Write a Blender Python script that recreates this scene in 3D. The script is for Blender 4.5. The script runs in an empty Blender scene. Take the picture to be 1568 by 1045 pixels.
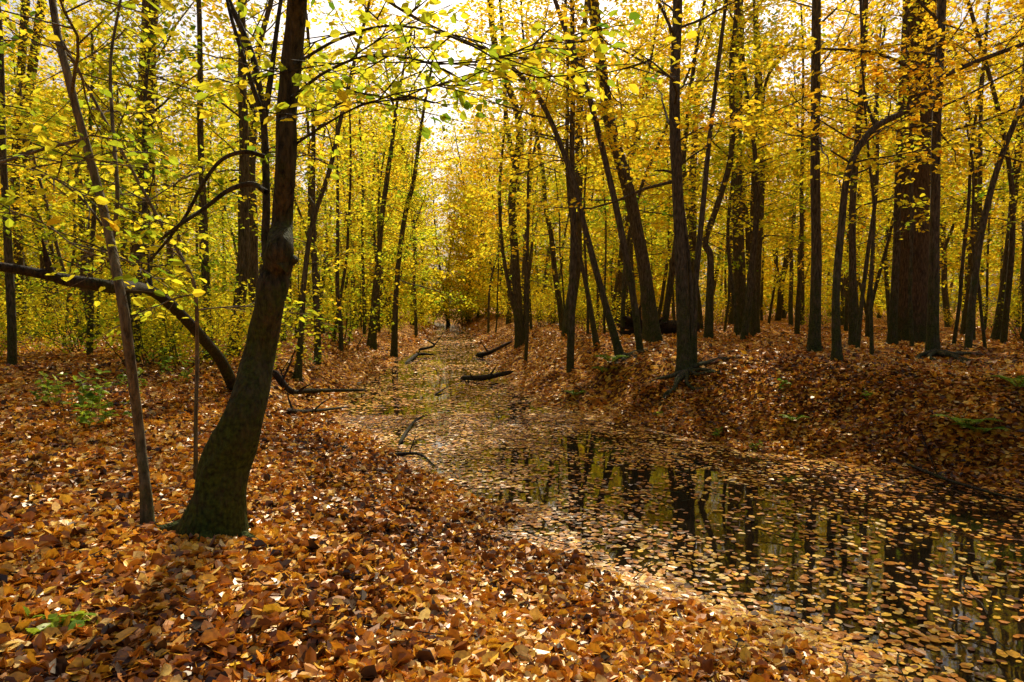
import bpy, math, numpy as np
from mathutils import Vector
rng=np.random.default_rng(7)
scene=bpy.context.scene
# ------------------------------------------------------------------ camera
CAM=np.array([0,0,2.2]); PITCH=math.radians(2.87); F=1045.0
cd=bpy.data.cameras.new("camera"); cam=bpy.data.objects.new("camera",cd); scene.collection.objects.link(cam)
cam.location=CAM; cam.rotation_euler=(math.radians(90)-PITCH,0,0)
cd.lens=24; cd.sensor_width=36; cd.clip_end=3000; cd.clip_start=0.05
scene.camera=cam
# ------------------------------------------------------------------ light
SUN_EL=math.radians(46); SUN_AZ=math.radians(3)
w=bpy.data.worlds.new("World"); scene.world=w; w.use_nodes=True
nt=w.node_tree; bg=nt.nodes["Background"]; sky=nt.nodes.new("ShaderNodeTexSky")
sky.sky_type='NISHITA'; sky.sun_disc=False; sky.sun_elevation=SUN_EL; sky.sun_rotation=SUN_AZ
sky.air_density=1.0; sky.dust_density=6.0; sky.ozone_density=.4
nt.links.new(sky.outputs[0],bg.inputs[0]); bg.inputs[1].default_value=0.12
sl=bpy.data.lights.new("sun","SUN"); sl.energy=5; sl.angle=math.radians(0.5); sl.color=(1,0.92,0.74)
so=bpy.data.objects.new("sun",sl); scene.collection.objects.link(so)
sd=Vector((math.sin(SUN_AZ)*math.cos(SUN_EL),math.cos(SUN_AZ)*math.cos(SUN_EL),math.sin(SUN_EL)))
so.rotation_euler=sd.to_track_quat('Z','Y').to_euler(); so.location=(10,40,40)
scene.view_settings.view_transform='Standard'; scene.view_settings.look='None'; scene.view_settings.exposure=0

# ------------------------------------------------------------------ noise
_tab=np.random.default_rng(3).random((256,256))
def vn(x,y):
    xi=np.floor(x).astype(int); yi=np.floor(y).astype(int); fx=x-xi; fy=y-yi
    fx=fx*fx*(3-2*fx); fy=fy*fy*(3-2*fy)
    a=_tab[xi%256,yi%256]; b=_tab[(xi+1)%256,yi%256]; c=_tab[xi%256,(yi+1)%256]; d=_tab[(xi+1)%256,(yi+1)%256]
    return (a*(1-fx)+b*fx)*(1-fy)+(c*(1-fx)+d*fx)*fy
def fbm(x,y,o=3):
    s=0;a=1;n=0
    for i in range(o):
        s=s+a*vn(x*2**i+17.3*i,y*2**i+5.1*i); n+=a; a*=.5
    return s/n
def sm(t):
    t=np.clip(t,0,1); return t*t*(3-2*t)
# ------------------------------------------------------------------ terrain
YL=np.array([-30,0,4,5.4,7,10,12.8,17.7,25.5,46,77,120,200,900]);XL=np.array([7,3.2,1.7,.8,-.1,-1.6,-3.3,-4.2,-4.6,-5.6,-8.5,-16,-40,-300])
YR=np.array([-30,0,4,8.2,10,12.1,15.3,19.2,25.5,38,57,77,120,200,900]);XR=np.array([14,11,9,6.1,4.2,2.5,.8,.2,-.6,-1.9,-3.3,-5,-12,-35,-294])
def edges(x,y):
    wob=(fbm(x*1.1+7,y*1.1+3,3)-.5)*1.0
    l=np.interp(y,YL,XL)+(fbm(y*.5,y*0+3.)-.5)*.9+wob; r=np.interp(y,YR,XR)+(fbm(y*.6,y*0+9.)-.5)*.8+wob
    return l-x, x-r   # >0 outside on left / right
def H(x,y):
    x=np.asarray(x,float); y=np.asarray(y,float)
    dl,dr=edges(x,y)
    wl=np.interp(y,[8,14],[5.2,2.4]); hl=np.interp(y,[6,15],[.8,.85])
    zl=hl*sm(dl/wl+.02)+np.clip(dl,0,1)*.05
    zr=1.2*sm(dr/2.9)**.85
    ins=np.minimum(-dl,-dr)
    z=np.where(dl>0,zl,np.where(dr>0,zr,-.3*sm(ins/1.4)))
    out=np.clip(np.maximum(dl,dr)/1.5,0,1)
    far=np.clip((np.hypot(x,y)-10)/60,0,1)
    z=z+out*((fbm(x*.45+40,y*.45+40)-.5)*.32+(fbm(x*1.7+9,y*1.7+9,2)-.5)*.10)+out*far*(fbm(x*.05+3,y*.05+8)-.5)*1.4
    z=z+.035*(fbm(x*4+1,y*4+2,2)-.5)*out
    return z
def h1(x,y): return float(H(np.array([x]),np.array([y]))[0])
def ray(u,v):
    d=np.array([(u-784)/F,(522.5-v)/F,-1.0]); c,s=math.cos(math.pi/2-PITCH),math.sin(math.pi/2-PITCH)
    return np.array([d[0],c*d[1]-s*d[2],s*d[1]+c*d[2]])
def at(u,v,Y):
    r=ray(u,v); return CAM+r*(Y/r[1])
def ground(u,v,ymin=3,ymax=30):
    for Y in np.arange(ymin,ymax,.1):
        p=at(u,v,Y)
        if p[2]<=h1(p[0],p[1]): return p
    p=at(u,v,ymax); p[2]=h1(p[0],p[1]); return p
# ------------------------------------------------------------------ materials
def mat(name):
    m=bpy.data.materials.new(name); m.use_nodes=True; m.node_tree.nodes.clear(); return m,m.node_tree
def N(t,ty,**k):
    n=t.nodes.new(ty)
    for a,b in k.items(): setattr(n,a,b)
    return n
def ramp(t,stops):
    r=N(t,"ShaderNodeValToRGB"); e=r.color_ramp.elements
    while len(e)<len(stops): e.new(.5)
    for i,(p,c) in enumerate(stops): e[i].position=p; e[i].color=(*c,1)
    return r
def leafmat(name,stops,trans,gloss,rough,objvar=.12):
    m,t=mat(name); L=t.links.new
    a=N(t,"ShaderNodeAttribute",attribute_name="rnd"); oi=N(t,"ShaderNodeObjectInfo")
    ma=N(t,"ShaderNodeMath",operation='MULTIPLY_ADD'); L(oi.outputs["Random"],ma.inputs[0]); ma.inputs[1].default_value=objvar
    L(a.outputs["Fac"],ma.inputs[2])
    sb=N(t,"ShaderNodeMath",operation='SUBTRACT'); L(ma.outputs[0],sb.inputs[0]); sb.inputs[1].default_value=objvar*.5
    r=ramp(t,stops); L(sb.outputs[0],r.inputs[0]); col=r.outputs[0]
    if gloss>0:
        no=N(t,"ShaderNodeTexNoise"); no.inputs["Scale"].default_value=45; no.inputs["Detail"].default_value=1; tc=N(t,"ShaderNodeTexCoord"); L(tc.outputs["Object"],no.inputs["Vector"])
        mx=N(t,"ShaderNodeMixRGB",blend_type='MULTIPLY'); mx.inputs[0].default_value=.6; L(col,mx.inputs[1])
        r2=ramp(t,[(.35,(.5,.38,.3)),(.6,(1,1,1))]); L(no.outputs["Fac"],r2.inputs[0]); L(r2.outputs[0],mx.inputs[2]); col=mx.outputs[0]
    d=N(t,"ShaderNodeBsdfDiffuse"); tr=N(t,"ShaderNodeBsdfTranslucent")
    L(col,d.inputs[0]); L(col,tr.inputs[0])
    m1=N(t,"ShaderNodeMixShader"); m1.inputs[0].default_value=trans; L(d.outputs[0],m1.inputs[1]); L(tr.outputs[0],m1.inputs[2]); out=m1
    if gloss>0:
        g=N(t,"ShaderNodeBsdfGlossy"); g.inputs["Roughness"].default_value=rough; g.inputs[0].default_value=(1,.9,.75,1)
        m2=N(t,"ShaderNodeMixShader"); m2.inputs[0].default_value=gloss
        L(m1.outputs[0],m2.inputs[1]); L(g.outputs[0],m2.inputs[2]); out=m2
    o=N(t,"ShaderNodeOutputMaterial"); L(out.outputs[0],o.inputs[0]); return m
FOL=leafmat("autumn_foliage",[(0,(.13,.24,.012)),(.15,(.40,.50,.022)),(.32,(.84,.74,.03)),(.52,(.95,.66,.026)),(.78,(.90,.45,.018)),(1,(.62,.20,.015))],.62,0,.4,.22)
LIT=leafmat("leaf_litter",[(0,(.045,.016,.006)),(.24,(.26,.075,.011)),(.48,(.72,.26,.018)),(.76,(.95,.56,.035)),(1,(.90,.66,.25))],.2,.065,.36,0)
GRN=leafmat("fern_green",[(0,(.05,.12,.012)),(.5,(.16,.32,.02)),(1,(.44,.56,.04))],.5,.02,.4)
def barkmat(name,c1,c2,moss,mossh,mamt=.5):
    m,t=mat(name); L=t.links.new
    tc=N(t,"ShaderNodeTexCoord"); mp=N(t,"ShaderNodeMapping"); mp.inputs["Scale"].default_value=(1,1,.22); L(tc.outputs["Object"],mp.inputs[0])
    n1=N(t,"ShaderNodeTexNoise"); n1.inputs["Scale"].default_value=28; n1.inputs["Detail"].default_value=6; n1.inputs["Roughness"].default_value=.65; L(mp.outputs[0],n1.inputs["Vector"])
    v=N(t,"ShaderNodeTexVoronoi",feature='DISTANCE_TO_EDGE'); v.inputs["Scale"].default_value=30; L(mp.outputs[0],v.inputs["Vector"])
    n2=N(t,"ShaderNodeTexNoise"); n2.inputs["Scale"].default_value=4; n2.inputs["Detail"].default_value=6; n2.inputs["Roughness"].default_value=.75; L(tc.outputs["Object"],n2.inputs["Vector"])
    r=ramp(t,[(.35,c1),(.68,c2)]); L(n1.outputs["Fac"],r.inputs[0])
    sp=N(t,"ShaderNodeSeparateXYZ"); L(tc.outputs["Object"],sp.inputs[0])
    mr=N(t,"ShaderNodeMapRange"); mr.inputs[1].default_value=0; mr.inputs[2].default_value=mossh; mr.inputs[3].default_value=mamt; mr.inputs[4].default_value=.0; L(sp.outputs[2],mr.inputs[0])
    ad=N(t,"ShaderNodeMath",operation='ADD'); L(mr.outputs[0],ad.inputs[0]); L(n2.outputs["Fac"],ad.inputs[1])
    rr=ramp(t,[(.58,(0,0,0)),(.84,(.9,.9,.9))]); L(ad.outputs[0],rr.inputs[0])
    mx=N(t,"ShaderNodeMixRGB"); L(rr.outputs[0],mx.inputs[0]); L(r.outputs[0],mx.inputs[1])
    n3=N(t,"ShaderNodeTexNoise"); n3.inputs["Scale"].default_value=35; n3.inputs["Detail"].default_value=5; L(tc.outputs["Object"],n3.inputs["Vector"])
    r3=ramp(t,[(.32,tuple(k*.2 for k in moss)),(.68,moss)]); L(n3.outputs["Fac"],r3.inputs[0]); L(r3.outputs[0],mx.inputs[2])
    b=N(t,"ShaderNodeBump"); b.inputs["Strength"].default_value=1; b.inputs["Distance"].default_value=.03
    a2=N(t,"ShaderNodeMath",operation='ADD'); L(n1.outputs["Fac"],a2.inputs[0]); L(v.outputs["Distance"],a2.inputs[1]); L(a2.outputs[0],b.inputs["Height"])
    p=N(t,"ShaderNodeBsdfPrincipled"); L(mx.outputs[0],p.inputs["Base Color"]); p.inputs["Roughness"].default_value=.85; L(b.outputs[0],p.inputs["Normal"])
    p.inputs["Specular IOR Level"].default_value=.15
    o=N(t,"ShaderNodeOutputMaterial"); L(p.outputs[0],o.inputs[0]); return m
BARK=barkmat("bark_mossy",(.03,.023,.014),(.18,.14,.085),(.08,.10,.018),3.0,.34)
BARKM=barkmat("bark_dark_mossy",(.012,.010,.006),(.11,.08,.042),(.080,.105,.010),3.2,.38)
BARKB=barkmat("bark_brown",(.04,.025,.014),(.18,.115,.062),(.07,.085,.015),1.5,.35)
BARKL=barkmat("bark_light",(.06,.045,.028),(.27,.21,.12),(.09,.10,.02),1.2,.3)
DEAD=barkmat("dead_wood",(.012,.008,.006),(.07,.048,.03),(.07,.085,.012),.6,.22)
# ground
GM,t=mat("forest_floor"); L=t.links.new
tc=N(t,"ShaderNodeTexCoord"); ns=N(t,"ShaderNodeTexNoise"); ns.inputs["Scale"].default_value=6; L(tc.outputs["Object"],ns.inputs["Vector"])
mxv=N(t,"ShaderNodeMixRGB",blend_type='ADD'); mxv.inputs[0].default_value=.12; L(tc.outputs["Object"],mxv.inputs[1]); L(ns.outputs["Color"],mxv.inputs[2])
vo=N(t,"ShaderNodeTexVoronoi"); vo.inputs["Scale"].default_value=17; L(mxv.outputs[0],vo.inputs["Vector"])
sp=N(t,"ShaderNodeSeparateColor"); L(vo.outputs["Color"],sp.inputs[0])
r=ramp(t,[(0,(.035,.013,.006)),(.35,(.18,.055,.009)),(.65,(.55,.21,.018)),(.88,(.84,.44,.03)),(1,(.80,.50,.10))]); L(sp.outputs[0],r.inputs[0])
nb=N(t,"ShaderNodeTexNoise"); nb.inputs["Scale"].default_value=.6; nb.inputs["Detail"].default_value=5; L(tc.outputs["Object"],nb.inputs["Vector"])
rb=ramp(t,[(.3,(.5,.42,.38)),(.62,(1,1,1))]); L(nb.outputs["Fac"],rb.inputs[0])
mm=N(t,"ShaderNodeMixRGB",blend_type='MULTIPLY'); mm.inputs[0].default_value=.8; L(r.outputs[0],mm.inputs[1]); L(rb.outputs[0],mm.inputs[2])
b=N(t,"ShaderNodeBump"); b.inputs["Strength"].default_value=1; b.inputs["Distance"].default_value=.03; L(sp.outputs[1],b.inputs["Height"])
p=N(t,"ShaderNodeBsdfPrincipled"); p.inputs["Roughness"].default_value=.9; p.inputs["Specular IOR Level"].default_value=.1; L(mm.outputs[0],p.inputs["Base Color"]); L(b.outputs[0],p.inputs["Normal"])
o=N(t,"ShaderNodeOutputMaterial"); L(p.outputs[0],o.inputs[0])
# water
WM,t=mat("stream_water"); L=t.links.new
tc=N(t,"ShaderNodeTexCoord"); n1=N(t,"ShaderNodeTexNoise"); n1.inputs["Scale"].default_value=2.2; n1.inputs["Detail"].default_value=3; L(tc.outputs["Object"],n1.inputs["Vector"])
b=N(t,"ShaderNodeBump"); b.inputs["Strength"].default_value=.07; b.inputs["Distance"].default_value=.02; L(n1.outputs["Fac"],b.inputs["Height"])
p=N(t,"ShaderNodeBsdfPrincipled"); p.inputs["Base Color"].default_value=(.012,.008,.004,1); p.inputs["Roughness"].default_value=.025; p.inputs["IOR"].default_value=1.38
p.inputs["Specular IOR Level"].default_value=.85
L(b.outputs[0],p.inputs["Normal"]); o=N(t,"ShaderNodeOutputMaterial"); L(p.outputs[0],o.inputs[0])

# ------------------------------------------------------------------ mesh builder
class B:
    def __init__(s): s.V=[];s.Fc=[];s.M=[];s.R=[];s.S=[];s.n=0
    def add(s,v,f,m,r,smooth):
        v=np.asarray(v,float).reshape(-1,3); f=np.asarray(f,int)
        s.V.append(v); s.Fc.append(f+s.n); s.M.append(np.full(len(f),m)); s.R.append(np.broadcast_to(r,(len(v),))); s.S.append(np.full(len(f),smooth)); s.n+=len(v)
    def tube(s,pts,rad,seg=8,m=0,lump=0,seed=0):
        pts=np.asarray(pts,float); rad=np.asarray(rad,float); n=len(pts)
        T=np.gradient(pts,axis=0); T/=np.linalg.norm(T,axis=1)[:,None]+1e-9
        ref=np.array([1.,0,0]) if abs(T[0][0])<.8 else np.array([0,1.,0])
        A=np.empty((n,3)); a=ref
        for i in range(n):
            a=a-T[i]*a.dot(T[i]); a/=np.linalg.norm(a)+1e-9; A[i]=a
        Bn=np.cross(T,A); th=np.arange(seg)*2*math.pi/seg
        R=rad[:,None]*np.ones(seg)
        if lump:
            zz=np.arange(n)[:,None]*.35+seed; R=R*(1+lump*(fbm(np.cos(th)[None]*1.6+20+zz*.0+seed,np.sin(th)[None]*1.6+zz+20,3)-.5)*2)
        v=pts[:,None]+A[:,None]*(np.cos(th)[None,:,None]*R[...,None])+Bn[:,None]*(np.sin(th)[None,:,None]*R[...,None])
        i=np.arange(n-1)[:,None]; j=np.arange(seg)[None]; k=(j+1)%seg
        f=np.stack([i*seg+j,i*seg+k,(i+1)*seg+k,(i+1)*seg+j],-1).reshape(-1,4)
        s.add(v,f,m,0.,True)
    def leaves(s,p,d,nr,size,rnd,m=1,hi=True,curl=1.,wid=.32):
        d=d/(np.linalg.norm(d,axis=1)[:,None]+1e-9); sd=np.cross(d,nr); sd/=np.linalg.norm(sd,axis=1)[:,None]+1e-9; nr=np.cross(sd,d)
        c=np.broadcast_to(curl,(len(p),))
        if hi: loc=[(0,0,0),(.3,wid*.95,.10),(.72,wid*.8,.08),(1,0,-.05),(.72,-wid*.8,.08),(.3,-wid*.95,.10)]; fl=[(0,3,2,1),(0,5,4,3)]
        else: loc=[(0,0,0),(.48,wid*1.1,.08),(1,0,-.03),(.48,-wid*1.1,.08)]; fl=[(0,3,2,1)]
        k=len(loc); v=np.empty((len(p),k,3))
        for i,(a,bb,h) in enumerate(loc):
            v[:,i]=p+size[:,None]*(d*a+sd*bb+nr*(h*c)[:,None])
        f=(np.arange(len(p))[:,None,None]*k+np.array(fl)[None]).reshape(-1,4)
        s.add(v,f,m,np.repeat(rnd,k),False)
    def mesh(s,name,mats,origin=(0,0,0)):
        V=np.concatenate(s.V)-np.array(origin); Fc=np.concatenate(s.Fc); me=bpy.data.meshes.new(name)
        me.vertices.add(len(V)); me.vertices.foreach_set("co",V.astype(np.float32).ravel())
        me.loops.add(len(Fc)*4); me.loops.foreach_set("vertex_index",Fc.astype(np.int32).ravel())
        me.polygons.add(len(Fc)); me.polygons.foreach_set("loop_start",(np.arange(len(Fc))*4).astype(np.int32))
        me.polygons.foreach_set("material_index",np.concatenate(s.M).astype(np.int32))
        me.polygons.foreach_set("use_smooth",np.concatenate(s.S))
        at_=me.attributes.new("rnd","FLOAT","POINT"); at_.data.foreach_set("value",np.concatenate(s.R).astype(np.float32))
        for m in mats: me.materials.append(m)
        me.update(calc_edges=True); return me
    def obj(s,name,mats,origin=(0,0,0)):
        o=bpy.data.objects.new(name,s.mesh(name,mats,origin)); o.location=origin; scene.collection.objects.link(o); return o
def spline(P,n):
    P=np.asarray(P,float); m=len(P); out=[]
    Q=np.vstack([2*P[0]-P[1],P,2*P[-1]-P[-2]])
    for x in np.linspace(0,m-1,n):
        i=min(int(x),m-2); f=x-i; a,b,c,d=Q[i],Q[i+1],Q[i+2],Q[i+3]
        out.append(.5*((2*b)+(c-a)*f+(2*a-5*b+4*c-d)*f*f+(3*b-a-3*c+d)*f**3))
    return np.array(out)
def unit(v): return v/(np.linalg.norm(v)+1e-9)
def branch(b,LS,p0,d,l,r0,ntw,nlf,lsize,hue,hi,droop=0.,spread=.14):
    n=6; pts=[p0]; d=unit(d); st=l/n
    for i in range(n):
        d=unit(d+rng.normal(0,.13,3)+np.array([0,0,-droop])); pts.append(pts[-1]+d*st)
    pts=np.array(pts); b.tube(pts,np.linspace(r0,.004,n+1),5 if hi else 4)
    for k in range(ntw):
        s=.15+.85*(k+rng.random())/ntw; x=s*n; i=min(int(x),n-1); q=pts[i]+(pts[i+1]-pts[i])*(x-i); bd=unit(pts[i+1]-pts[i])
        side=unit(np.cross(bd,[0,0,1])+1e-4)*(1 if k%2 else -1)
        td=unit(bd*rng.uniform(.5,1)+side*rng.uniform(.4,1.)+np.array([0,0,rng.uniform(-.3,.25)])); tl=l*.42*(1.15-s)+rng.uniform(.2,.45)
        e=q+td*tl; mid=q+td*tl*.5+rng.normal(0,.03,3)
        if hi or k%2: b.tube([q,mid,e],[.006,.004,.002],3)
        m=max(3,int(nlf*rng.uniform(.3,1.5))); tt=rng.random(m)**.8*1.05; ts=unit(np.cross(td,[0,0,1])); sg=rng.uniform(-1,1,m)
        pos=q+td*(tt*tl)[:,None]+ts*(sg*spread)[:,None]; pos[:,2]+=rng.normal(0,.06,m)*(1 if hi else 2)
        dd=td*.6+ts*np.sign(sg)[:,None]+rng.normal(0,.35,(m,3)); dd[:,2]-=.25
        nn=rng.normal(0,.6,(m,3))+np.array([0,0,1.])
        LS.append((pos,dd,nn,lsize*rng.uniform(.65,1.25,m),np.clip(hue+rng.normal(0,.10)+rng.normal(0,.07,m),0,1)))
def flush(b,LS,hi):
    if LS: b.leaves(*[np.concatenate([x[i] for x in LS]) for i in range(5)],m=1,hi=hi)
def crown(b,LS,pts,rad,z0,nbr,Lb,ntw,nlf,lsize,hue,hi,thick=.008,spread=.16):
    z=pts[:,2]-pts[0,2]; top=z[-1]; az=rng.random()*6.28
    for i in range(nbr):
        f=((i+rng.random())/nbr)**.9; zz=z0+(top-z0)*f; k=min(np.searchsorted(z,zz),len(z)-1)
        az+=2.4+rng.normal(0,.4); el=math.radians(rng.uniform(-5,30)+30*f)
        d=np.array([math.cos(az)*math.cos(el),math.sin(az)*math.cos(el),math.sin(el)])
        l=Lb*(1-.5*f)*rng.uniform(.55,1.2)
        branch(b,LS,pts[k],d,l,min(rad[k]*.5,thick*l+.003),ntw,int(nlf*(1-.45*f))+1,lsize,hue-.06+.12*f,hi,.03,spread)
# ------------------------------------------------------------------ ground sheet (one mesh)
def axis(neg,pos,fine0,fine1,step):
    a=list(np.arange(fine0,fine1,step)); s=step; x=a[-1]
    while x<pos: s*=1.13; x+=s; a.append(x)
    s=step; x=a[0]; l=[]
    while x>neg: s*=1.13; x-=s; l.append(x)
    return np.array(l[::-1]+a)
ax=axis(-900,900,-14,14,.14); ay=axis(-300,1000,1,34,.14)
X,Y=np.meshgrid(ax,ay); Z=H(X,Y); b=B(); nx=len(ax); ny=len(ay)
i=np.arange(ny-1)[:,None]*nx+np.arange(nx-1)[None]; f=np.stack([i,i+1,i+nx+1,i+nx],-1).reshape(-1,4)
b.add(np.stack([X,Y,Z],-1),f,0,0.,True); b.obj("forest_ground",[GM])
b=B(); yy=np.concatenate([np.arange(-28,60,1.),np.arange(60,400,5.)])
xl=np.interp(yy,YL,XL)-1.6; xr=np.interp(yy,YR,XR)+1.6; v=np.stack([np.stack([xl,yy,yy*0],-1),np.stack([xr,yy,yy*0],-1)],1)
i=np.arange(len(yy)-1)*2; b.add(v,np.stack([i,i+1,i+3,i+2],-1),0,0.,True); b.obj("stream_water",[WM])
# ------------------------------------------------------------------ leaf litter
def scatter(n,r0,r1,th):
    r=r0+(r1-r0)*rng.random(n); a=rng.uniform(-th,th,n); return r*np.sin(a),r*np.cos(a)
def litter(n,r0,r1,th,size,hi,stream_only=False):
    x,y=scatter(n,r0,r1,th)
    if stream_only:
        dl,dr=edges(x,y); k=(dl<1)&(dr<1); x,y=x[k],y[k]
    z=H(x,y); dl,dr=edges(x,y)
    land=z>0.004; ins=np.minimum(-dl,-dr)
    nz=fbm(x*.9+50,y*.9+50,4); nf=fbm(x*3.1+5,y*3.1+5,3)
    # open water lies in the deeper pool; elsewhere leaves raft together
    pool=np.exp(-(((x-3.4)/3.0)**2+((y-6.2)/3.4)**2))
    base=np.interp(y,[9,13,20],[.74,.52,.35])+.20*pool
    keep=(1-base*sm(ins/.55+.1))*np.clip(1+3.4*(nz-.48)+2.*(nf-.5),.12,1.5)
    keep=np.where(land,.97,keep); k=rng.random(len(x))<keep
    x,y,z,land=x[k],y[k],z[k],land[k]; n=len(x)
    nn=rng.normal(0,.45,(n,3)); nn[:,2]=1; nn[~land]*=np.array([.12,.12,1]); 
    d=rng.normal(0,1,(n,3)); d[:,2]=rng.normal(0,.15,n)*land
    p=np.stack([x,y,np.where(land,z+.006+rng.random(n)*.03,.006+rng.random(n)*.008)],-1)
    s=size*np.clip(rng.normal(.95,.3,n),.35,1.9)*np.where(land,1,.93)
    hue=np.clip(.45+.3*(fbm(x*.7,y*.7)-.5)*2+rng.normal(0,.27,n),0,1)
    hue=np.where(land,hue,np.clip(hue-.03,0,1))
    cu=np.where(land,rng.normal(.6,2.0,n),rng.normal(0,.35,n))
    b.leaves(p,d,nn,s,hue,0,hi,cu,.34)
b=B(); litter(300000,2.2,14,1.0,.068,True); litter(130000,13,42,.88,.105,False); litter(60000,38,80,.35,.2,False,True); b.obj("fallen_leaves",[LIT])
# ------------------------------------------------------------------ named trees
def tree(name,uv,wpx,wl=None,depth=None,hgt=12,z0=3,nbr=28,Lb=3.0,ntw=7,nlf=18,ls=.11,hue=.5,bark=None,stems=(),seg=10,lump=.12,hi=None,flare=1.35,taper=.06,thick=.008):
    g=ground(*uv[0]) if depth is None else None
    if g is None:
        g=at(uv[0][0],uv[0][1],depth); g[2]=h1(g[0],g[1])
    Yd=g[1]; hi=(Yd<16) if hi is None else hi
    if Yd>18: ls=ls*1.3
    wpx=wpx*.86; hue=hue-.02
    P=[g-np.array([0,0,.12])]; rd=[wpx/2/F*Yd*flare]
    for i,(u,v) in enumerate(uv[1:]):
        P.append(at(u,v,Yd+(rng.normal(0,.12) if i else 0))); rd.append(wpx/2/F*Yd*(1-taper*i))
    if wl: rd=[k/2/F*Yd for k in wl]
    d=unit(P[-1]-P[-2]); 
    while P[-1][2]-g[2]<hgt:
        d=unit(d+rng.normal(0,.06,3)+np.array([0,0,.12])); P.append(P[-1]+d*1.6); rd.append(rd[-1]*.8)
    n=len(P)*7; pts=spline(P,n); rad=np.interp(np.linspace(0,len(P)-1,n),np.arange(len(P)),rd)
    zz=pts[:,2]-g[2]; rad=rad*(1+.35*np.exp(-np.clip(zz,0,9)/.18))
    b=B(); b.tube(pts,rad,seg,lump=lump,seed=rng.random()*30); LS=[]
    crown(b,LS,pts,rad,z0,nbr,Lb,ntw,nlf,ls,hue,hi,thick)
    for k in range(5 if Yd<18 else 0):   # surface roots spreading from the base
        a=k*1.256+rng.normal(0,.3); r0=rd[1]*.45; q=[]
        for s in np.linspace(0,1,6):
            rr_=rd[1]*.5+s*rd[1]*4.5; px=g[0]+math.cos(a)*rr_; py=g[1]+math.sin(a)*rr_; q.append((px,py,h1(px,py)+rd[1]*(.7*(1-s)**2-.25)))
        b.tube(spline(q,12),np.linspace(r0,r0*.2,12),7,lump=.15)
    for (suv,sw,leafy) in stems:
        sp_=[at(u,v,Yd+rng.normal(0,.05)+.12*i*(leafy>0)) for i,(u,v) in enumerate(suv)]
        q=spline(sp_,len(sp_)*6); rr=np.linspace(sw/2/F*Yd,max(.004,sw/2/F*Yd*.5),len(q))
        if leafy==0: rr[-3:]*=np.array([.85,.55,.05])
        b.tube(q,rr,10,lump=.08)
        if leafy>0:
            dd=unit(q[-1]-q[-3]); e=[q[-1]]
            for _ in range(5): dd=unit(dd+rng.normal(0,.08,3)+np.array([0,0,.06])); e.append(e[-1]+dd*.9)
            e=np.array(e); b.tube(e,np.linspace(rr[-1],.01,6),6)
            for _ in range(leafy):
                k=rng.integers(0,6); a=rng.random()*6.28; branch(b,LS,e[k],np.array([math.cos(a),math.sin(a),.4]),Lb*.6,.012,ntw,nlf,ls,hue,hi,.03)
        elif leafy<0:   # a long thin limb carrying leafy side sprays
            for k in range(-leafy):
                i=int(len(q)*(.3+.7*(k+rng.random())/-leafy)); i=min(i,len(q)-1); a=rng.random()*6.28
                branch(b,LS,q[i],np.array([math.cos(a),math.sin(a),rng.uniform(-.2,.4)]),rng.uniform(.5,1.),.006,5,10,ls,hue,hi,.03)
    flush(b,LS,hi); return b.obj(name,[bark or BARK,FOL],tuple(g))
# main leaning tree
tree("leaning_mossy_tree",[(318,825),(343,725),(375,635),(398,540),(415,455),(424,415),(429,385),(433,340),(438,250),(441,150),(452,40),(462,-80)],60,
 wl=[84,72,60,50,43,46,41,32,31,31,29,26],hgt=12,z0=3.6,nbr=24,Lb=2.8,nlf=13,ls=.085,hue=.27,seg=28,lump=.17,thick=.004,bark=BARKM,
 stems=[([(418,450),(407,380),(408,300),(404,190),(388,90),(350,0),(330,-60)],15,4),
        ([(404,190),(416,110),(426,30),(440,-60)],10,3),
        ([(400,170),(373,90),(350,10),(340,-50)],8,2),
        ([(405,240),(375,233),(340,245),(312,280),(285,330),(255,370),(225,405)],7,0),
        ([(408,295),(385,282),(350,292),(315,318),(275,345),(240,372)],9,0),
        ([(428,412),(438,403),(446,399),(452,397)],26,0),
        ([(447,150),(500,110),(570,85),(650,95),(720,130)],5,-6),
        ([(450,100),(520,60),(600,40),(700,60),(790,110)],5,-7),
        ([(440,230),(500,190),(560,160),(640,150)],4,-5)])
tree("slender_tree",[(228,812),(222,740),(212,650),(190,480),(165,350),(140,250),(105,120),(80,0)],18,hgt=9,z0=2.4,nbr=20,Lb=1.8,nlf=9,ls=.08,hue=.25,bark=BARKL,
 stems=[([(188,470),(172,390),(180,300),(172,180),(170,90),(185,0)],8,3),([(168,360),(120,300),(60,262),(0,250)],4,-4),([(175,400),(120,380),(80,350)],3,-3)],flare=1.2,seg=12,thick=.005)
tree("sapling",[(300,742),(300,640),(302,540),(298,440),(270,380),(240,330)],7,hgt=3.6,z0=1.5,nbr=9,Lb=.9,nlf=9,ls=.07,hue=.3,bark=BARKL,flare=1.1)
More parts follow.
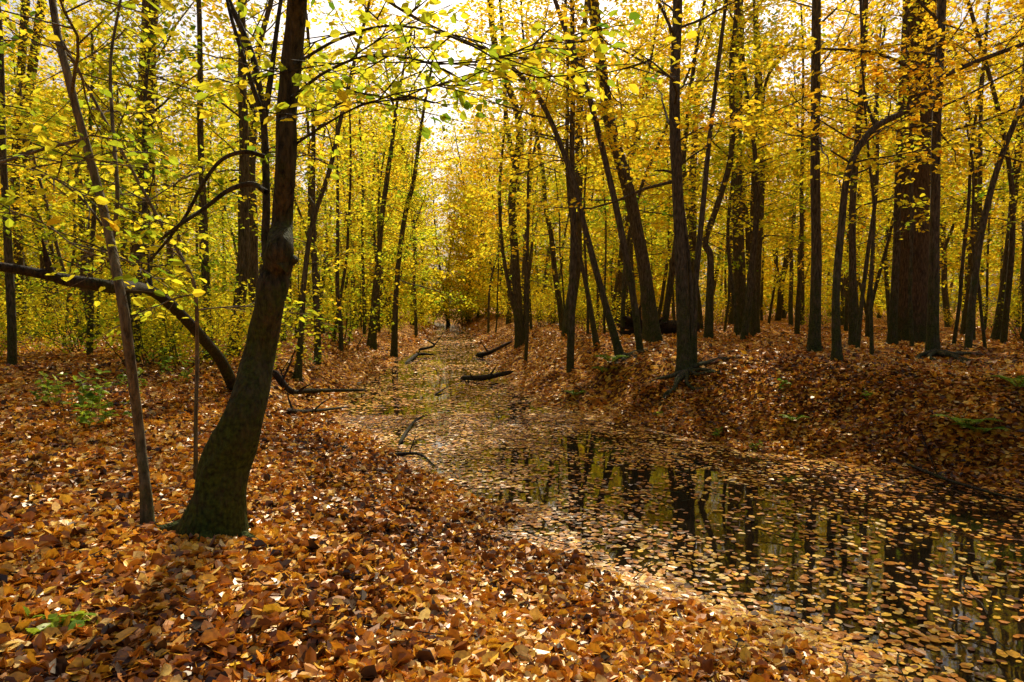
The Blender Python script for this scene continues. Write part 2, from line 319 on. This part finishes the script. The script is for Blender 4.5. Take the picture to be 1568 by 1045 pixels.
T=[("maple_tree",[(75,505),(70,400),(55,330),(40,200),(65,0)],17,dict(hue=.3,z0=2.8)),
("maple_tree",[(32,500),(28,380),(24,250),(40,0)],15,dict(hue=.24,z0=3)),
("oak_tree",[(215,492),(214,400),(220,250),(226,100),(232,0)],32,dict(depth=22,hgt=16,hue=.38,Lb=5,bark=BARKB,z0=5,nbr=34)),
("ash_tree",[(455,578),(462,500),(466,430),(478,345),(505,260),(520,190)],10,dict(hue=.34,z0=2.4,Lb=2.2,hgt=8,nbr=22)),
("ash_tree",[(570,535),(578,430),(584,340),(592,280)],10,dict(depth=29,hue=.34,z0=3.2,hgt=13)),
("ash_tree",[(603,535),(608,430),(620,330),(632,285)],9,dict(depth=30,hue=.34,z0=3.2,hgt=13)),
("hornbeam_tree",[(797,522),(789,400),(784,300),(795,190),(760,80),(750,0)],14,dict(depth=30,hue=.42,Lb=3.2,nbr=30,z0=4,hgt=15,stems=[([(787,250),(775,180),(770,60),(765,0)],8,3),([(793,190),(810,120),(830,60)],6,2),([(798,520),(772,400),(765,300),(772,200)],7,1),([(803,520),(806,400),(812,300)],6,0)])),
("hornbeam_tree",[(953,550),(925,460),(893,340),(872,260),(825,150),(760,85),(700,60)],12,dict(hue=.42,nbr=40,Lb=2.6,z0=4.6,hgt=10,nlf=22,hi=True,taper=.10)),
("hornbeam_tree",[(915,530),(896,430),(878,350),(870,280),(868,200)],8,dict(hue=.45,z0=4.6,hgt=10,nbr=26,Lb=3.2)),
("beech_tree",[(1000,520),(986,410),(962,290),(932,180),(908,0)],23,dict(hue=.5,z0=4,hgt=13)),
("beech_tree",[(1048,572),(1044,430),(1038,300),(1033,150),(1038,0)],21,dict(hue=.56,z0=3.6,hgt=12,Lb=4.2,nbr=34,nlf=20,seg=14,lump=.2,stems=[([(1062,575),(1064,450),(1076,320),(1090,180),(1112,0)],11,4),([(1058,560),(1058,440),(1045,300)],8,0),([(1040,270),(1020,262),(1000,262)],5,0)])),
("beech_tree",[(1085,500),(1088,400),(1080,370),(1100,310),(1120,230),(1120,100)],12,dict(depth=22,hue=.48,z0=4)),
("oak_tree",[(1137,490),(1130,350),(1128,200),(1132,60)],19,dict(depth=27,hue=.46,z0=5,hgt=15)),
("beech_tree",[(1155,510),(1160,400),(1166,250),(1160,80)],13,dict(hue=.5,z0=4,stems=[([(1163,200),(1175,120),(1205,80),(1240,75)],6,0)])),
("oak_tree",[(1246,537),(1250,400),(1248,250),(1250,0)],17,dict(hue=.55,z0=4,hgt=13)),
("arching_tree",[(1282,556),(1280,450),(1288,350),(1300,260),(1335,200),(1390,168),(1425,130),(1470,105),(1568,68),(1660,40)],13,dict(hue=.66,z0=3.3,nbr=22,Lb=1.8,hgt=3,hi=True,nlf=12,stems=[([(1420,135),(1385,100),(1330,80),(1260,75)],6,-6),([(1340,195),(1325,150),(1318,80)],5,1)])),
("ash_tree",[(1307,530),(1305,400),(1306,300),(1322,100),(1325,0)],12,dict(hue=.58,z0=4,nbr=22)),
("sapling",[(1335,545),(1334,430),(1338,320),(1330,240)],5,dict(hue=.5,z0=2.2,hgt=6,nbr=12,Lb=1.2,nlf=8)),
("ash_tree",[(1365,527),(1372,400),(1376,250),(1388,0)],12,dict(hue=.58,z0=4,nbr=22)),
("large_oak_tree",[(1394,518),(1396,400),(1402,200),(1410,0)],54,dict(depth=21,hue=.6,z0=6,hgt=18,Lb=5,nbr=38,bark=BARKB,seg=24,flare=1.15,taper=.02)),
("beech_tree",[(1428,547),(1430,400),(1434,200),(1442,0)],16,dict(hue=.6,z0=3.8,hgt=12,nbr=26)),
("maple_tree",[(1525,522),(1540,420),(1552,300),(1570,120),(1575,0)],13,dict(hue=.56,z0=3.4)),
("maple_tree",[(1750,560),(1745,300),(1735,0)],22,dict(depth=13,hue=.62,z0=3.,Lb=3.4)),
("beech_tree",[(-150,640),(-140,400),(-150,0)],24,dict(depth=10,hue=.25,z0=3.6,Lb=3.)),
]
for nm,uv,wp,kw in T: tree(nm,uv,wp,**kw)
# ------------------------------------------------------------------ templates for surrounding woodland
def tmpl(hgt,r0,z0,nbr,Lb,ntw,nlf,ls,hue,spread=.25):
    n=int(hgt/1.3); P=[np.array([0,0,-.2])]; d=unit(np.array([rng.normal(0,.06),rng.normal(0,.06),1]))
    for i in range(n): d=unit(d+rng.normal(0,.06,3)+np.array([0,0,.05])); P.append(P[-1]+d*1.3)
    pts=spline(P,n*3); rad=np.linspace(r0,.03,len(pts)); b=B(); b.tube(pts,rad,8,lump=.12); LS=[]
    crown(b,LS,pts,rad,z0,nbr,Lb,ntw,nlf,ls,hue,False,.007,spread); flush(b,LS,False); return b.mesh("forest_tree",[BARK,FOL])
def shrub(ns,l,ntw,nlf,ls,hue,mats=None):
    b=B(); LS=[]
    for i in range(ns):
        a=rng.random()*6.28; branch(b,LS,np.array([rng.normal(0,.15),rng.normal(0,.15),-.05]),np.array([math.cos(a)*.6,math.sin(a)*.6,rng.uniform(.6,1.6)]),l*rng.uniform(.6,1.2),.014,ntw,nlf,ls,hue,False,.05,.25)
    flush(b,LS,False); return b.mesh("shrub",mats or [BARK,FOL])
NG=[tmpl(13,.12,2.8,36,3.2,7,20,.15,.30),tmpl(15,.18,4,40,3.8,7,20,.155,.36),tmpl(9.5,.08,1.6,34,2.6,7,19,.14,.26)]
NY=[tmpl(13,.12,3,34,3.2,7,20,.15,.40),tmpl(15,.18,4,38,3.8,7,20,.155,.5),tmpl(10,.09,2,34,2.6,7,19,.14,.43)]
FG=[tmpl(18,.16,1.,52,4.4,6,14,.29,.32,.5),tmpl(21,.2,2,56,5.,6,14,.31,.37,.5)]
FY=[tmpl(18,.16,1.5,52,4.4,6,14,.29,.39,.5),tmpl(21,.2,2.5,56,5.,6,14,.31,.45,.5)]
POLE=[tmpl(9,.05,2.5,9,1.3,5,9,.12,.3,.15),tmpl(11,.075,3.5,10,1.5,5,9,.12,.45,.15),tmpl(12,.10,4,12,1.8,5,10,.12,.4,.15)]
SH=[shrub(11,2.6,7,16,.11,.26),shrub(10,3.2,7,17,.12,.31),shrub(9,2.0,7,14,.11,.40)]
SF=[shrub(12,4.2,6,14,.25,.30),shrub(12,4.6,6,14,.25,.38)]
forest=bpy.data.objects.new("distant_forest",None); scene.collection.objects.link(forest)
under=bpy.data.objects.new("understory_bushes",None); scene.collection.objects.link(under)
def inst(me,x,y,par,name,s0=.85,s1=1.25):
    o=bpy.data.objects.new(name,me); o.location=(x,y,h1(x,y)-.05); o.rotation_euler=(0,0,rng.random()*6.28); s=rng.uniform(s0,s1); o.scale=(s,s,s*rng.uniform(.9,1.1))
    scene.collection.objects.link(o); o.parent=par; return o
def gap(x,y,m):
    dl,dr=edges(np.array([x]),np.array([y])); return max(dl[0],dr[0])>m
placed=[]
def trees(n,r0,r1,am,mind,lib,gm,x_ok=lambda x,y:True):
    c=0
    for _ in range(n*40):
        if c>=n: break
        r=r0+(r1-r0)*rng.random()**.8; a=rng.uniform(-am,am); x,y=r*math.sin(a),r*math.cos(a)
        if not gap(x,y,gm) or not x_ok(x,y): continue
        if any((x-q[0])**2+(y-q[1])**2<mind**2 for q in placed): continue
        placed.append((x,y)); g=rng.random()<(.8 if x<-2 else .25); me=lib[0 if g else 1][rng.integers(len(lib[0]))]
        inst(me,x,y,forest,"tree"); c+=1
trees(11,17,26,.85,3.0,(NG,NY),2.4,lambda x,y:x<-6 or (y>21))
trees(62,25,50,.8,2.9,(NG,NY),1.8)
trees(110,50,95,.75,3.2,(FG,FY),.8)
trees(36,78,100,.22,2.3,(FG,FY),-9)
trees(50,95,140,.75,3.2,(FG,FY),-9)
trees(115,16,52,.72,1.2,(POLE,POLE),.8)
c=0
while c<20:   # woodland beside and behind the viewpoint
    r=rng.uniform(16,40); a=rng.uniform(1.05,5.23); x,y=r*math.sin(a),r*math.cos(a)
    if gap(x,y,2): inst((NG+NY)[rng.integers(6)],x,y,forest,"tree"); c+=1
def bushes(n,r0,r1,am,lib,gm,s0,s1,keepr):
    c=0
    while c<n:
        r=rng.uniform(r0,r1); a=rng.uniform(-am,am); x,y=r*math.sin(a),r*math.cos(a)
        if x>0 and (r<28 or rng.random()>keepr): continue
        if not gap(x,y,gm): continue
        inst(lib[0] if x<-3 and rng.random()<.6 else lib[rng.integers(len(lib))],x,y,under,"bush",s0,s1); c+=1
bushes(17,15,24,.85,SH,1.6,.45,1.0,1)
bushes(55,23,50,.8,SH,.9,.6,1.2,.6)
bushes(80,48,80,.7,SF,.4,.6,1.1,.8)
bushes(24,74,86,.2,SF,-9,.8,1.2,1)
# ------------------------------------------------------------------ deadwood
def log(name,P,r0,r1,side=(),seg=10,m=DEAD):
    P=[np.array(p,float) for p in P]; q=spline(P,len(P)*6); b=B(); rr=np.linspace(r0,r1,len(q)); rr[-1]*=.1; rr[0]*=.1; rr[-2]*=.8; rr[1]*=.85
    b.tube(q,rr,seg,lump=.2,seed=rng.random()*20)
    for k,d,l in side:
        i=int(k*(len(q)-1)); e=q[i]+np.array(d)*l; mid=(q[i]+e)/2+rng.normal(0,.04*l,3); b.tube(spline([q[i],mid,e],7),np.linspace(r0*.4,.006,7),6)
    return b.obj(name,[m,FOL],tuple(q[len(q)//2]-np.array([0,0,.2])))
g=ground(366,604); log("fallen_tree",[g-np.array([0,0,.1]),at(340,555,g[1]-.8),at(305,512,g[1]-1.8),at(265,470,g[1]-2.8),at(228,444,g[1]-3.6),at(180,440,6.1),at(100,428,5.9),at(40,415,5.7),at(-60,398,5.4)],.10,.032,
  [(.5,(-.2,.3,.9),.5),(.62,(.1,0,-1),.7),(.8,(0,-.3,.9),.35)])
def flat(u,v,dz=.02): p=ground(u,v); p[2]=max(p[2],0)+dz; return p
log("fallen_log",[flat(705,597,.03),flat(740,592,.08),flat(787,580,.22)],.11,.06,[(.6,(.5,.2,.7),.6),(.3,(-.2,-.5,.5),.4)])
log("fallen_branch",[flat(418,588,.3),flat(445,606,.1),flat(480,604,.08),flat(565,604,.05)],.08,.035,[(.2,(.3,.3,.9),.8),(.5,(.6,-.4,.3),.9),(.3,(-.3,.1,.8),.6)])
log("fallen_branch",[flat(440,640,.12),flat(470,636,.07),flat(535,628,.05)],.06,.018,[(.2,(-.2,.2,.9),.6),(.6,(.5,.4,.4),.6)])
log("fallen_branch",[flat(610,688),flat(635,675,.06),flat(655,668,.1)],.035,.012,[(.5,(.5,.2,.1),.4)])
log("fallen_branch",[flat(505,686),flat(532,690,.02)],.05,.035)
log("fallen_branch",[flat(590,700),flat(640,708,.05),flat(668,720)],.03,.01,[(.4,(.2,.3,.6),.4)])
log("fallen_branch",[flat(665,625),flat(690,612,.08)],.03,.01)
log("fallen_branch",[flat(1158,998),flat(1190,1010,.03),flat(1222,1022,.02)],.02,.014)
log("fallen_branch",[flat(1385,715,.05),flat(1450,745,.05),flat(1510,775,.04),flat(1600,820,.03)],.022,.012,[(.3,(-.2,.3,.9),.6)])
log("fallen_branch",[flat(640,540,.3),flat(665,525,.5),flat(650,520,.8)],.07,.02,[(.5,(.4,0,.6),1.)])
log("fallen_branch",[flat(728,545,.05),flat(750,538,.2),flat(785,528,.5)],.12,.06,[(.5,(-.4,0,.6),1.)])
log("fallen_branch",[flat(620,560,.0),flat(640,545,.1),flat(665,540,.1)],.08,.04,[(.5,(.4,0,.6),.7)])
# twigs on the floor
b=B()
for _ in range(420):
    x,y=scatter(1,3,22,.8); x,y=x[0],y[0]; a=rng.random()*6.28; l=rng.uniform(.12,.55)
    q=[]
    for k in range(4):
        px=x+math.cos(a)*l*k/3+rng.normal(0,.015); py=y+math.sin(a)*l*k/3+rng.normal(0,.015); q.append((px,py,max(h1(px,py),0)+.03+.01*k))
    b.tube(q,np.linspace(.006,.003,4),4)
b.obj("fallen_twigs",[DEAD])
# exposed roots under the bank trees
b=B(); 
for (u,v) in [(1050,575),(953,552),(1430,548)]:
    g=ground(u,v)
    for k in range(8):
        a=-math.pi/2+rng.normal(0,.9); q=[]
        for s in np.linspace(0,1,7):
            px=g[0]+math.cos(a)*s*1.1; py=g[1]+math.sin(a)*s*1.1; a+=rng.normal(0,.15); q.append((px,py,h1(px,py)+.10*(1-s)*1.2-.02+.03*rng.random()))
        b.tube(spline(q,14),np.linspace(.05,.012,14),7,lump=.2)
b.obj("tree_roots",[BARK])
# uprooted stump
g=ground(985,500,18,24); b=B(); 
for k in range(34):
    a=rng.random()*6.28; e=rng.uniform(-.2,1.2); d=np.array([math.cos(a)*math.cos(e),.5*math.sin(a),abs(math.sin(e))*.9]); q=[g+np.array([0,0,.25])]
    for s in range(5): d=unit(d+rng.normal(0,.25,3)); q.append(q[-1]+d*.2)
    b.tube(q,np.linspace(.14,.02,6),6,lump=.2)
b.tube(spline([g+[0,0,.25],g+[.9,.6,.35],g+[2.2,1.2,.3]],12),np.linspace(.3,.2,12),12,lump=.2); b.obj("uprooted_stump",[DEAD])
# ------------------------------------------------------------------ ferns, seedlings
def fern(u,v,n=7,l=.5):
    g=ground(u,v); b=B()
    for k in range(n):
        a=k*6.28/n+rng.normal(0,.3); q=[]
        for s in np.linspace(0,1,12): q.append(g+np.array([math.cos(a)*s*l,math.sin(a)*s*l,.03+l*(1.2*s-.85*s*s)]))
        q=np.array(q); b.tube(q,np.linspace(.004,.001,12),3)
        for sg in (-1,1):
            qq=spline(q[1:],22); t2=np.gradient(qq,axis=0); t2/=np.linalg.norm(t2,axis=1)[:,None]; sd_=np.cross(t2,[0,0,1.])*sg
            b.leaves(qq,sd_+t2*.3,np.tile([0,0,1.],(22,1)),l*.28*np.sin(np.linspace(.5,3.05,22)),np.clip(rng.normal(.6,.15,22),0,1),1,True,.4,.14)
    b.obj("fern",[BARKL,GRN],tuple(g))
for u,v,l in [(1478,662,.45),(1500,672,.35),(935,560,.45),(925,575,.35),(1215,650,.25),(880,610,.3),(1560,600,.4)]: fern(u,v,7,l)
def herb(u,v,n,l,ls,bias=.75):
    g=ground(u,v); b=B(); LS=[]
    for k in range(n):
        a=rng.random()*6.28; o_=np.array([rng.normal(0,l*.3),rng.normal(0,l*.3),0]); top=g+o_+np.array([math.cos(a)*l*.3,math.sin(a)*l*.3,l*rng.uniform(.4,1)])
        q=spline([g+o_-[0,0,.02],(g+o_+top)/2+rng.normal(0,.02,3),top],8); b.tube(q,np.linspace(.004,.002,8),4)
        m=9; tt=rng.integers(3,8,m); dd=rng.normal(0,1,(m,3)); dd[:,2]=rng.normal(.1,.3,m)
        LS.append((q[tt],dd,np.tile([0,0,1.],(m,1))+rng.normal(0,.35,(m,3)),ls*rng.uniform(.7,1.2,m),np.clip(rng.normal(bias,.2,m),0,1)))
    flush(b,LS,True); b.obj("woodland_herb",[BARKL,GRN],tuple(g))
HB=[(130,640,18,.6,.10),(165,655,10,.4,.09),(60,1000,5,.16,.09),(130,975,3,.14,.08),(270,590,9,.5,.08),(20,1020,4,.15,.09),(75,620,9,.45,.08),(1100,670,4,.15,.06),(1160,690,3,.12,.06),(330,560,10,.6,.09),
 (20,530,16,.6,.11),(60,522,16,.6,.11),(110,535,12,.5,.1),(250,570,10,.5,.09),(200,600,8,.4,.08),(480,560,8,.5,.09),(1010,640,4,.15,.06),(1330,620,4,.2,.07),(1200,600,4,.2,.07)]
for u,v,n,l,ls in HB: herb(u,v,n,l,ls)
print("done")
